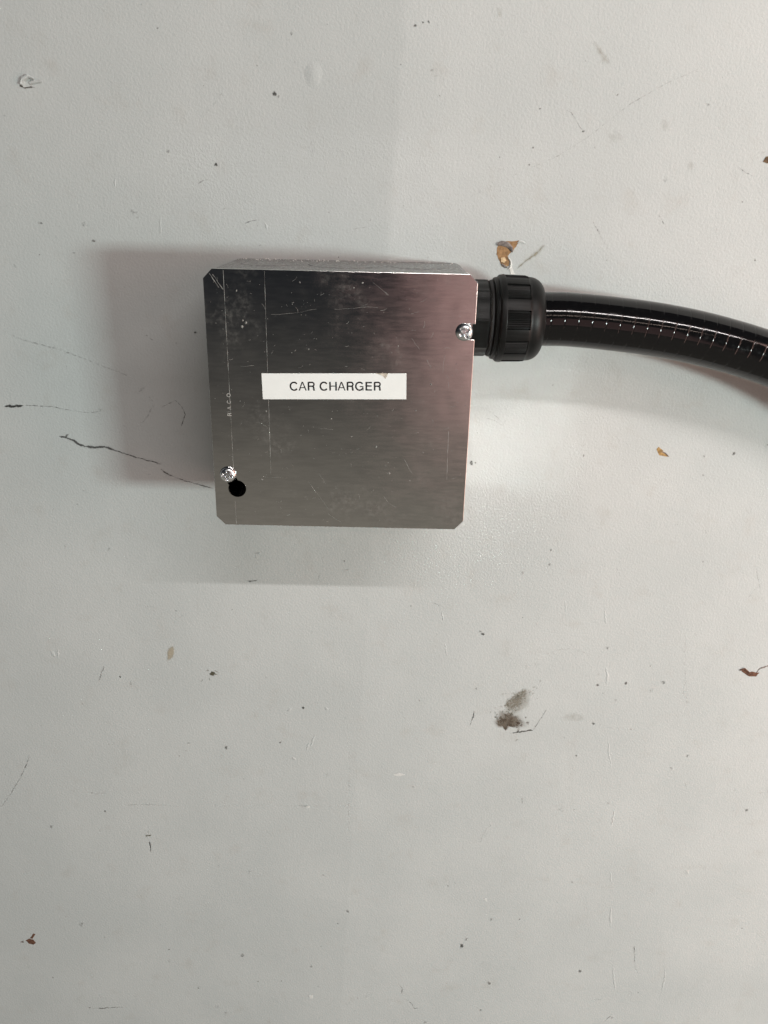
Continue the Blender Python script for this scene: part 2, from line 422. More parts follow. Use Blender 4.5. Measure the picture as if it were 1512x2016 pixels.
# stamped lettering up the left side of the cover
SW = 0.188
def arc(cx, cy, rx, ry, a0, a1, n_=18):
    return [(cx + rx * math.cos(math.radians(a0 + (a1 - a0) * k / n_)), cy + ry * math.sin(math.radians(a0 + (a1 - a0) * k / n_))) for k in range(n_ + 1)]
def rect(x0, y0, x1, y1): return [(x0, y0), (x1, y0), (x1, y1), (x0, y1)]
def stroke_polys(pts, w_):
    L, R = [], []
    for i, (x, y) in enumerate(pts):
        a = pts[max(i - 1, 0)]; c = pts[min(i + 1, len(pts) - 1)]; dx, dy = c[0] - a[0], c[1] - a[1]; l = math.hypot(dx, dy)
        L.append((x - dy / l * w_ / 2, y + dx / l * w_ / 2)); R.append((x + dy / l * w_ / 2, y - dx / l * w_ / 2))
    return [[L[i], R[i], R[i + 1], L[i + 1]] for i in range(len(pts) - 1)]
HB = 0.158
GLYPH = {
    'C': (1.006, stroke_polys(arc(.525, .5, .405, .452, 38, 322), SW * .93)),
    'A': (.929, [[(.015, 0), (.155, 0), (.465, .855), (.465, 1), (.385, 1)], [(.915, 0), (.775, 0), (.465, .855), (.465, 1), (.545, 1)], [(.225, .285), (.705, .285), (.665, .395), (.265, .395)]]),
    'R': (1.006, [rect(.11, 0, .11 + SW, 1)] + stroke_polys([(.24, .944), (.60, .944)] + arc(.60, .724, .215, .22, 85, -85) + [(.60, .504), (.24, .504)], HB * 1.03) + stroke_polys([(.62, .50), (.70, .475), (.755, .41), (.775, .30), (.785, .12), (.82, 0)], SW)),
    'H': (1.006, [rect(.105, 0, .105 + SW, 1), rect(.77, 0, .77 + SW, 1), rect(.24, .46, .77, .572)]),
    'G': (1.083, stroke_polys(arc(.54, .5, .42, .452, 36, 338), SW * .93) + [rect(.885, 0, .975, .5), rect(.56, .40, .975, .51), rect(.86, .18, .93, .42)]),
    'E': (.929, [rect(.11, 0, .11 + SW, 1), rect(.24, 0, .85, HB), rect(.24, .455, .80, .455 + HB), rect(.24, 1 - HB, .84, 1)]),
    'O': (1.083, stroke_polys(arc(.54, .5, .425, .452, 0, 360, 30), SW * .93)),
    ' ': (.387, [])}
def text_mesh(name, txt, height, width, org, ang, z, m, parent, spacing=1.0):
    polys, pen = [], 0.0
    for i, ch in enumerate(txt):
        adv, ps = GLYPH[ch]
        polys += [[(x + pen, y) for x, y in p] for p in ps]; pen += adv * spacing
    x0 = min(x for p in polys for x, y in p); x1 = max(x for p in polys for x, y in p)
    ca, sa = math.cos(ang), math.sin(ang); V, F = [], []
    for k, p in enumerate(polys):
        b0 = len(V)
        for x, y in p:
            a = (x - x0) / (x1 - x0) * width; b = y * height
            V.append(P(org[0] + a * ca - b * sa, org[1] + a * sa + b * ca, z + 0.0004 * (k % 12)))
        F.append(tuple(range(b0, b0 + len(p))))
    return mesh(name, V, F, m, parent)
text_mesh('stamped_lettering', 'RACO', 1.5, 9.0, (-42.6, -4.7), math.pi / 2, 0.03, M_SCORE, cover, spacing=1.75)

# --- label
LA = math.radians(1.25); LO = Vector((-30.05, 2.28))
def lab(a, b): return (LO.x + a * math.cos(LA) - b * math.sin(LA), LO.y + a * math.sin(LA) + b * math.cos(LA))
LW, LH = 55.7, 10.1
lo = [lab(0, 0), lab(LW, 0), lab(LW, LH), lab(48.6, LH), lab(48.1, LH - .55), lab(47.3, LH - .25), lab(46.6, LH - .8), lab(45.9, LH - .35), lab(44.6, LH - .12), lab(43.9, LH), lab(0, LH)]
label = plate('label', [lo], 0.02, 0.16, M_LABEL, box)
tag(label, 'white adhesive label printed CAR CHARGER, nicked at its top edge')
text_mesh('lettering', 'CAR CHARGER', 3.4, 35.3, lab(10.6, 3.42), LA, 0.175, M_INK, label)
V, F = [], []
fl = [lab(43.9, LH - .02), lab(45.2, LH - .3), lab(46.5, LH - .85), lab(47.2, LH - 1.6), lab(47.6, LH - 2.1), lab(48.2, LH - 1.1), lab(48.7, LH - .1), lab(47.5, LH + .1), lab(46, LH + .1)]
V = [P(x, y, 0.19 + .25 * ((i * 7) % 3) / 3) for i, (x, y) in enumerate(fl)] + [P(*lab(46.9, LH - .55), 0.22)]
F = [(i, (i + 1) % len(fl), len(fl)) for i in range(len(fl))]
mesh('torn_edge', V, F, M_ADH, label)

# --- pan-head screws
def screw(cx, cy, rot, z0=0.05, R=3.35, hgt=1.9):
    nr, ns = 22, 72; V, F = [], []
    for i in range(nr + 1):
        r = R * (i / nr)
        for j in range(ns):
            t = 2 * math.pi * j / ns; x, y = r * math.cos(t), r * math.sin(t)
            q = i / nr
            h = hgt * (1 - q ** 3.2) ** 0.55 if q < 1 else 0
            ax, ay = abs(x), abs(y)
            d = max(0, min(1, (0.62 - min(ax, ay)) / 0.16)) * max(0, min(1, (2.2 - max(ax, ay)) / 0.5))
            d = max(d, max(0, min(1, (0.95 - r) / .3)))
            h -= 1.4 * d
            c, s = math.cos(rot), math.sin(rot)
            V.append(P(cx + x * c - y * s, cy + x * s + y * c, z0 + h))
    for i in range(nr):
        for j in range(ns):
            F.append((i * ns + j, i * ns + (j + 1) % ns, (i + 1) * ns + (j + 1) % ns, (i + 1) * ns + j))
    b0 = len(V); V += [P(cx + R * math.cos(2 * math.pi * j / ns), cy + R * math.sin(2 * math.pi * j / ns), z0 - 0.04) for j in range(ns)]
    F += [(nr * ns + (j - int(round(rot / (2 * math.pi) * ns))) % ns, nr * ns + (j + 1 - int(round(rot / (2 * math.pi) * ns))) % ns, b0 + (j + 1) % ns, b0 + j) for j in range(ns)]
    o = mesh('screw', V, F, M_SCREW, box, smooth=True)
    # threaded shank going down into the box
    SV, SF = [], []
    for k in range(14):
        rr = 1.85 + (0.2 if k % 2 else 0)
        SV += [P(cx + rr * math.cos(2 * math.pi * j / 16), cy + rr * math.sin(2 * math.pi * j / 16), z0 + .3 - k * 0.7) for j in range(16)]
    SF = [(k * 16 + j, k * 16 + (j + 1) % 16, (k + 1) * 16 + (j + 1) % 16, (k + 1) * 16 + j) for k in range(13) for j in range(16)]
    mesh('shank', SV, SF, M_SCREW, o)
    return o
screw(46.7, 29.75, 2 * math.pi * 7 / 72)
screw(-45.1, -28.9, 2 * math.pi * 16 / 72)
# folded screw ears inside the box
for cx, cy in ((46.0, 29.75), (-45.6, -28.9)):
    V = [P(x, y, z) for z in (-3.6, -1.8) for x, y in ((cx - 3.2, cy - 3.6), (cx + 3.2, cy - 3.6), (cx + 3.2, cy + 3.6), (cx - 3.2, cy + 3.6))]
    if cx < 0: V = [P(x, y, z) for z in (-3.6, -1.8) for x, y in ((cx - 3.2, cy - 2.2), (cx + 2.0, cy - 2.2), (cx + 2.4, cy + 3.6), (cx - 3.2, cy + 3.6))]
    mesh('screw_ear', V, [(0, 1, 2, 3), (4, 7, 6, 5), (0, 4, 5, 1), (1, 5, 6, 2), (2, 6, 7, 3), (3, 7, 4, 0)], M_BODY, body)

# ================================================================== cable connector
AX = (31.35, -27.0)
con = empty('conduit_connector', P(50, *AX), 'black nylon conduit connector screwed into the side of the metal box', 'conduit connector')
NS = 8
# collar: eight flats against the box wall
prof = [(49.85, 8), (49.85, 14.9), (51.1, 15.35), (57.4, 15.35), (58.0, 14.9), (58.0, 11)]
def flats(k, x, r, t):
    if r < 13: return r
    a = (t - math.radians(5)) % (2 * math.pi / NS) - math.pi / NS
    return r * max(0.945, math.cos(math.pi / NS) / math.cos(a))
V, F = lathe(prof, 96, AX, flats)
smooth_by_angle(mesh('collar', V, F, M_NYLON, con), 12)
V, F = lathe([(57.9, 11), (57.9, 14.2), (58.3, 14.9), (59.0, 15.3), (59.6, 14.9), (59.9, 14.2), (59.9, 11)], 96, AX)
mesh('sealing_ring', V, F, M_RUBBER, con, smooth=True)
# gland nut: nine plain ribs with finely serrated panels between them
prof = [(59.8, 11), (59.8, 15.6), (60.1, 16.1), (60.9, 16.3), (61.05, 16.0), (61.4, 16.0), (61.6, 16.6), (62.2, 17.2), (63.6, 17.45), (64.0, 17.4), (64.15, 17.35), (64.3, 17.3), (72.8, 17.1), (73.0, 17.0), (73.3, 16.9),
        (73.7, 16.65), (74.5, 16.55), (75.6, 16.4), (76.8, 16.0), (77.9, 15.35), (78.8, 14.5), (79.5, 13.5), (79.9, 12.5), (80.0, 11.7), (79.6, 11.15), (78.0, 10.95)]
NSEG = 9 * 80
def grip(k, x, r, t):
    if not (64.2 <= x <= 73.2): 
        if 62.3 <= x <= 64.2 or 73.2 < x < 73.6: return r
        return r
    a = (math.degrees(t) - 6 + 20) % 40 - 20      # panel centred at 6 degrees, pitch 40
    if abs(a) < 11.0:
        sr = (a + 11.0) / 22.0 * 9
        tooth = abs((sr % 1) - 0.5) * 2
        dep = 0.62 - 0.42 * (1 - tooth) 
        if k in (11, 12): return r - dep
        return r - dep * 0.9
    if abs(a) < 12.2: return r - 0.85
    return r + 0.05 - 0.002 * (abs(a) - 16) ** 2
V, F = lathe(prof, NSEG, AX, grip)
smooth_by_angle(mesh('gland_nut', V, F, M_NYLON, con), 30)

# ================================================================== flexible conduit
path = [(66, 31.35, -27), (75, 31.4, -27), (84, 31.6, -27), (92, 31.5, -27), (108.2, 30.35, -27), (129.3, 28.0, -27.4), (150.7, 24.1, -28), (175.3, 17.6, -28.6), (200, 8.6, -29.4), (224, -4, -30.4), (246, -20, -31.5), (266, -40, -32.5), (282, -64, -33.5), (295, -92, -34.2), (304, -124, -34.8), (310, -160, -35)]
pv = [Vector(p) for p in path]
def cr(i, t):
    p0, p1, p2, p3 = pv[max(i - 1, 0)], pv[i], pv[min(i + 1, len(pv) - 1)], pv[min(i + 2, len(pv) - 1)]
    return 0.5 * ((2 * p1) + (p2 - p0) * t + (2 * p0 - 5 * p1 + 4 * p2 - p3) * t * t + (3 * p1 - p0 - 3 * p2 + p3) * t ** 3)
fine = []
for i in range(len(pv) - 1):
    for k in range(24): fine.append(cr(i, k / 24))
fine.append(pv[-1])
cum = [0]
for i in range(1, len(fine)): cum.append(cum[-1] + (fine[i] - fine[i - 1]).length)
def at_s(s):
    s = max(0, min(cum[-1] - 1e-3, s)); lo_, hi = 0, len(cum) - 1
    while hi - lo_ > 1:
        md = (lo_ + hi) // 2
        if cum[md] <= s: lo_ = md
        else: hi = md
    t = (s - cum[lo_]) / (cum[hi] - cum[lo_])
    return fine[lo_].lerp(fine[hi], t), (fine[min(hi + 1, len(fine) - 1)] - fine[max(lo_ - 1, 0)]).normalized()
PITCH = 5.45; CRAD = 10.75
OFF = [(0.0, -0.07), (0.09, -0.05), (0.20, 0.0), (0.32, 0.0), (1.8, 0.0), (3.6, 0.0), (5.13, 0.0), (5.25, 0.0), (5.36, -0.05)]
nper = int((cum[-1] - PITCH) / PITCH); NJ = 84
V, F = [], []
K = len(OFF)
for i in range(nper):
    for (o_, dr) in OFF:
        for j in range(NJ):
            th = 2 * math.pi * j / NJ
            s = i * PITCH + o_ + PITCH * j / NJ
            c, tg = at_s(s)
            up = Vector((0, 1, 0)); up = (up - tg * up.dot(tg)).normalized(); sd = tg.cross(up)
            r = CRAD + dr + 0.012 * mnoise.noise((s * .35, math.cos(th) * 1.5, math.sin(th) * 1.5))
            p = c + up * (r * math.sin(th)) + sd * (r * math.cos(th))
            V.append(P(*p))
for row in range(nper * K - 1):
    for j in range(NJ):
        a = row * NJ + j
        if j < NJ - 1: F.append((a, a + 1, a + 1 + NJ, a + NJ))
        elif row + 1 + K < nper * K: F.append((a, (row + K) * NJ, (row + 1 + K) * NJ, a + NJ))
conduit = mesh('flexible_conduit', V, F, M_PVC, None, smooth=True, loc=P(80, *AX))
tag(conduit, 'glossy black ribbed flexible conduit curving down to the right', 'conduit')

# ================================================================== marks, chips and ridges on the wall
MZ = [0]
def wz():
    MZ[0] = (MZ[0] + 1) % 40
    return -DEPTH + 0.05 + 0.002 * MZ[0]
def mark_mesh(name, V, F, C, m=None):
    o = mesh(name, V, F, m or M_MARK, wall)
    ca = o.data.color_attributes.new('mark', 'FLOAT_COLOR', 'POINT')
    for i, c in enumerate(C): ca.data[i].color = c
    return o
def add_ribbon(V, F, C, px, wpx, op, col, jit=0.6):
    """a rubbed line: photo-measured points on the wall, width in px (about 0.2 mm each), cover 0..1"""
    if not isinstance(wpx, (list, tuple)): wpx = [wpx] * len(px)
    if not isinstance(op, (list, tuple)): op = [op] * len(px)
    q, ww, oo = [], [], []
    for i in range(len(px) - 1):
        L = math.hypot(px[i + 1][0] - px[i][0], px[i + 1][1] - px[i][1]); n_ = max(2, int(L / 6))
        for k in range(n_):
            t = k / n_
            q.append((px[i][0] * (1 - t) + px[i + 1][0] * t + random.uniform(-jit, jit), px[i][1] * (1 - t) + px[i + 1][1] * t + random.uniform(-jit, jit)))
            f = random.uniform(.7, 1.2); ww.append((wpx[i] * (1 - t) + wpx[i + 1] * t) * f); oo.append((op[i] * (1 - t) + op[i + 1] * t) * random.uniform(.75, 1.1))
    q.append(px[-1]); ww.append(wpx[-1] * .6); oo.append(op[-1] * .5); oo[0] *= .5
    q = [wall_mm(*p) for p in q]; z = wz(); b0 = len(V)
    for i, (x, y) in enumerate(q):
        a = q[max(i - 1, 0)]; c = q[min(i + 1, len(q) - 1)]
        dx, dy = c[0] - a[0], c[1] - a[1]; L = math.hypot(dx, dy) or 1; h = ww[i] * 0.215 * 0.75
        for sgn, al in ((-1, 0.0), (0, oo[i]), (1, 0.0)):
            V.append(P(x - dy / L * h * sgn, y + dx / L * h * sgn, z)); C.append((*col, al))
    for i in range(len(q) - 1):
        for k in range(2):
            F.append((b0 + 3 * i + k, b0 + 3 * i + k + 1, b0 + 3 * i + k + 4, b0 + 3 * i + k + 3))
def add_blob(V, F, C, u, v, ru, rv, op, col, ang=0.0, n_=14, irr=.35):
    z = wz(); b0 = len(V); x, y = wall_mm(u, v); V.append(P(x, y, z)); C.append((*col, op))
    sd = random.uniform(0, 99)
    for ring, al in ((.55, op * .8), (1.0, 0.0)):
        for k in range(n_):
            t = 2 * math.pi * k / n_; rr = ring * (1 + irr * mnoise.noise((math.cos(t) * 1.3 + sd, math.sin(t) * 1.3, ring)) * 2)
            a, b = ru * rr * math.cos(t), rv * rr * math.sin(t)
            uu = u + a * math.cos(ang) - b * math.sin(ang); vv = v + a * math.sin(ang) + b * math.cos(ang)
            xx, yy = wall_mm(uu, vv); V.append(P(xx, yy, z)); C.append((*col, al))
    for k in range(n_):
        F.append((b0, b0 + 1 + k, b0 + 1 + (k + 1) % n_)); F.append((b0 + 1 + k, b0 + 1 + n_ + k, b0 + 1 + n_ + (k + 1) % n_, b0 + 1 + (k + 1) % n_))
BLK = (0.035, 0.035, 0.034); GRY = (0.15, 0.15, 0.145); LGR = (0.30, 0.30, 0.285); BRN = (0.085, 0.062, 0.042); TANM = (0.42, 0.37, 0.27); OLV = (0.16, 0.15, 0.10); RST = (0.14, 0.05, 0.025)
def ribbons(name, items, m=None):
    V, F, C = [], [], []
    for it in items: add_ribbon(V, F, C, it[0], it[1], [o * .97 for o in it[2]] if isinstance(it[2], list) else it[2] * .97, *it[3:])
    return mark_mesh(name, V, F, C, m)
# long rubbed strokes left of the box
ribbons('scuff_mark', [([(9, 800), (22, 800), (40, 799), (48, 798)], [5, 7, 6, 4], [.9, 1, 1, .8], BLK), ([(46, 798), (75, 799), (105, 801), (130, 806), (160, 811), (180, 813), (200, 808)], [3, 3, 4, 3, 3, 4, 6], [.6, .55, .55, .5, .45, .5, .45], GRY), ([(190, 806), (206, 808)], 9, .5, LGR)])
ribbons('scuff_mark', [([(115, 858), (128, 861), (146, 868), (158, 876), (176, 880), (190, 881), (206, 880), (226, 886), (245, 893), (268, 900), (292, 907), (314, 912)], [4, 5, 6, 6.5, 7, 7, 6, 5, 5, 4.5, 4, 4], [.7, .9, .85, .95, 1, .9, .8, .85, .8, .75, .7, .75], (0.085, 0.085, 0.085)),
                       ([(127, 862), (137, 853)], 7, .75, GRY), ([(315, 921), (326, 931), (345, 940), (370, 948), (398, 956), (421, 962)], [4, 5, 4, 4, 4, 4], [.7, .75, .6, .65, .75, .8], (0.09, 0.09, 0.09)), ([(308, 911), (319, 914)], 6, .6, GRY)])
ribbons('scuff_mark', [([(7, 652), (45, 669), (80, 678), (120, 689), (165, 706), (200, 720), (235, 733), (262, 745)], [5, 5, 6, 6, 5, 4, 3.5, 3], [.32, .42, .42, .4, .42, .4, .42, .35], GRY)])
ribbons('scuff_mark', [([(268, 778), (278, 768), (290, 758)], [6, 8, 7], [.4, .5, .4], GRY), ([(303, 792), (292, 818), (272, 842)], [9, 7, 5], [.45, .45, .35], GRY), ([(288, 775), (306, 797)], 4, .4, GRY), ([(315, 803), (345, 788), (358, 800), (365, 816), (357, 839)], 2.4, [.5, .55, .6, .75, .7], BLK),
                       ([(283, 657), (305, 672)], 2.5, .5, GRY), ([(240, 835), (250, 842)], 4, .4, GRY)])
# the brown rubbed smear low on the right
V, F, C = [], [], []
for i in range(150):
    t = random.random()
    path_ = [(1052, 1357), (1022, 1370), (1002, 1388), (990, 1406), (988, 1420), (1006, 1420), (1028, 1424)]
    k = min(5, int(t * 6)); f = t * 6 - k
    u = path_[k][0] * (1 - f) + path_[k + 1][0] * f; v = path_[k][1] * (1 - f) + path_[k + 1][1] * f
    sp = 9 if t < .6 else 8
    heavy = t > .58
    r = random.uniform(1.2, 3.4) * (1.25 if heavy else 1)
    add_blob(V, F, C, u + random.gauss(0, sp), v + random.gauss(0, sp * .85), r * 1.6, r * 1.3, random.uniform(.4, .75) if heavy else random.uniform(.3, .5), (0.12, 0.092, 0.066) if heavy else (0.25, 0.235, 0.185), random.uniform(0, 3), 9)
add_blob(V, F, C, 1003, 1418, 30, 18, .75, (0.13, 0.10, 0.075), .15); add_blob(V, F, C, 1018, 1380, 42, 19, .62, (0.27, 0.25, 0.20), -.75); add_blob(V, F, C, 990, 1425, 12, 8, .8, BRN, .3); add_blob(V, F, C, 995, 1433, 6, 5, .9, BRN)
add_ribbon(V, F, C, [(1004, 1444), (1022, 1441), (1040, 1438), (1049, 1438)], [5, 7, 6, 5], [.5, .7, .8, 1], (.07, .065, .055)); add_ribbon(V, F, C, [(1049, 1438), (1062, 1418), (1077, 1395)], 2.6, [.8, .65, .6], GRY)
add_ribbon(V, F, C, [(1014, 1458), (1022, 1455)], 5, .7, OLV); add_ribbon(V, F, C, [(985, 1446), (995, 1446)], 4, .4, GRY)
mark_mesh('brown_smear', V, F, C, M_SPECKLE)
V, F, C = [], [], []
add_blob(V, F, C, 1004, 1418, 36, 22, .62, (0.24, 0.205, 0.165), .1); add_blob(V, F, C, 1020, 1382, 50, 22, .5, (0.36, 0.34, 0.29), -.75); add_blob(V, F, C, 1128, 1412, 30, 14, .35, (0.42, 0.40, 0.35))
mark_mesh('stain', V, F, C, M_STAIN)
# beige stain strokes
ribbons('stain', [([(1015, 531), (1035, 514), (1055, 500), (1073, 481)], [6, 9, 11, 8], [.5, .62, .62, .55], (0.40, 0.37, 0.28), .3)], M_STAIN)
V, F, C = [], [], []
add_blob(V, F, C, 336, 1285, 9, 19, .8, (0.48, 0.43, 0.33), .22, 10, .15); mark_mesh('stain', V, F, C, M_STAIN)
V, F, C = [], [], []
add_ribbon(V, F, C, [(1166, 80), (1180, 98), (1190, 115), (1202, 126)], [10, 14, 18, 20], [.35, .45, .45, .4], (0.45, 0.42, 0.36)); add_blob(V, F, C, 1212, 270, 24, 18, .30, (.42, .40, .35)); add_blob(V, F, C, 1308, 248, 12, 22, .32, (.42, .40, .35)); add_blob(V, F, C, 984, 25, 9, 14, .35, (.46, .44, .36)); add_blob(V, F, C, 1360, 328, 9, 12, .35, (.42, .40, .35))
mark_mesh('stain', V, F, C, M_STAIN)
# thin lines: pencil, hairs, joint lines
G2 = (0.22, 0.22, 0.21)
ribbons('pencil_line', [([(820, 440), (930, 385), (1010, 346), (1100, 306), (1160, 268), (1240, 205), (1310, 165), (1400, 125)], 3.5, [.12, .28, .3, .36, .36, .40, .36, .25], G2, .4)])
ribbons('pencil_line', [([(240, 1584), (295, 1584), (350, 1586)], 4, [.35, .45, .3], G2, .4), ([(420, 1585), (545, 1585), (600, 1587), (700, 1587)], 3.2, [.2, .3, .36, .2], G2, .4), ([(587, 1585), (606, 1587)], 4, .75, GRY)])
ribbons('pencil_line', [([(687, 1440), (688, 1520), (686, 1600), (687, 1660)], 4, [.2, .34, .38, .1], G2, .5), ([(786, 1394), (810, 1440), (835, 1480), (850, 1516)], 2.5, .33, G2)])
ribbons('scuff_mark', [([(58, 1488), (50, 1510), (40, 1532), (22, 1562), (0, 1592)], [3, 4, 4, 4.5, 4], [.6, .55, .5, .5, .45], GRY)])
ribbons('scuff_mark', [([(206, 1312), (200, 1325), (195, 1340)], 3.5, [.5, .7, .75], GRY), ([(150, 1542), (175, 1560), (200, 1563), (215, 1558)], [2.5, 4, 5, 3], [.2, .4, .5, .2], GRY), ([(170, 1984), (200, 1985), (228, 1983), (250, 1983)], [3, 6, 5, 4], [.5, .7, .55, .35], GRY)])
ribbons('scuff_mark', [([(480, 441), (495, 435), (511, 433)], [3, 4, 3.5], [.65, .7, .6], GRY), ([(385, 366), (400, 355), (414, 352)], 3, .5, GRY), ([(336, 350), (380, 331)], 2.5, .3, G2), ([(614, 274), (615, 300), (612, 335)], [4, 4, 3], [.45, .38, .3], GRY), ([(390, 240), (420, 208), (440, 178)], 2.6, .3, G2), ([(695, 450), (735, 445)], 2.5, .4, G2)])
ribbons('hair', [([(1070, 1290), (1095, 1280), (1120, 1276), (1150, 1284), (1172, 1303)], 2.2, [.3, .4, .4, .4, .3], G2, .3), ([(1103, 1395), (1104, 1398)], 1, .1, G2)])
ribbons('scuff_mark', [([(950, 800), (975, 818), (995, 838)], 2.8, [.3, .45, .35], G2), ([(955, 822), (970, 826), (990, 838), (997, 825)], 3, .5, G2)])
ribbons('scuff_mark', [([(848, 1183), (860, 1190), (871, 1195)], 2.6, .5, GRY), ([(934, 1400), (932, 1412), (926, 1425), (920, 1434)], [3, 3.5, 3, 2], [.85, .8, .5, .3], BLK), ([(1026, 1565), (1029, 1583)], 3, [.4, .8], GRY), ([(955, 1535), (985, 1534), (1005, 1533)], 4, .35, G2), ([(875, 1267), (880, 1290)], 2.6, .5, GRY)])
ribbons('scuff_mark', [([(1248, 1862), (1249, 1900), (1256, 1917)], 4, [.7, .4, .6], GRY), ([(782, 1935), (792, 1945), (790, 1958)], 4, [.3, .6, .75], GRY), ([(800, 1966), (812, 1978), (816, 1986), (826, 1984)], 4, [.5, .6, .7, .4], GRY), ([(944, 1660), (956, 1633), (975, 1618)], [9, 8, 4], [.35, .4, .3], G2), ([(1165, 1968), (1185, 1967)], 6, [.3, .5], GRY), ([(1190, 2010), (1205, 1997)], 4, .6, GRY)])
ribbons('scuff_mark', [([(500, 1090), (512, 1088)], 6, .6, GRY), ([(503, 1100), (504, 1090)], 5, .5, GRY), ([(487, 1144), (508, 1143)], 4, .7, BLK), ([(627, 1145), (629, 1130)], 3, .5, GRY), ([(672, 1121), (690, 1122)], 4, .45, GRY), ([(270, 1190), (310, 1196)], 2.4, .4, G2), ([(338, 1225), (375, 1203)], 2.4, .4, G2)])
ribbons('scuff_mark', [([(1164, 432), (1175, 450), (1190, 478), (1200, 495)], [3, 5, 4, 2], [.5, .5, .4, .2], G2), ([(1105, 212), (1125, 222), (1140, 248), (1148, 258)], 3, [.35, .4, .45, .6], G2), ([(1296, 420), (1308, 443)], 3, .55, GRY), ([(1456, 330), (1468, 340), (1486, 348)], [4, 4, 3], [.7, .55, .4], GRY), ([(1486, 305), (1512, 297)], 3, .4, G2), ([(1049, 292), (1080, 300)], 2.4, .35, G2)])
ribbons('scuff_mark', [([(1350, 1240), (1348, 1290), (1352, 1390)], 3, [.35, .3, .45], G2), ([(1366, 1450), (1368, 1465)], 5, .4, OLV), ([(1348, 1538), (1352, 1552)], 5, .5, OLV), ([(1470, 1180), (1495, 1150), (1500, 1185)], 2.4, .4, G2), ([(1486, 1110), (1497, 1163)], 2.4, .45, G2), ([(1240, 1434), (1245, 1436)], 3, .6, GRY), ([(1195, 1432), (1248, 1436)], 2.6, .25, G2), ([(1283, 1335), (1285, 1365)], 2.5, .3, G2), ([(1488, 1562), (1512, 1556)], 3, .35, G2)])
ribbons('insect_mark', [([(293, 1632), (292, 1643)], 3, .6, OLV), ([(294, 1655), (296, 1665), (297, 1678)], 4, [.6, .8, .85], BLK), ([(286, 1644), (298, 1645)], 9, .95, (.10, .095, .05))])
V, F, C = [], [], []
add_blob(V, F, C, 418, 1326, 7, 6, 1.0, (.09, .085, .055), 0, 10); 
for a, b in (((418, 1326), (431, 1328)), ((412, 1320), (406, 1321)), ((412, 1334), (414, 1342)), ((400, 1337), (395, 1342)), ((422, 1320), (431, 1324))): add_ribbon(V, F, C, [a, b], 3, .75, OLV)
mark_mesh('insect_mark', V, F, C)
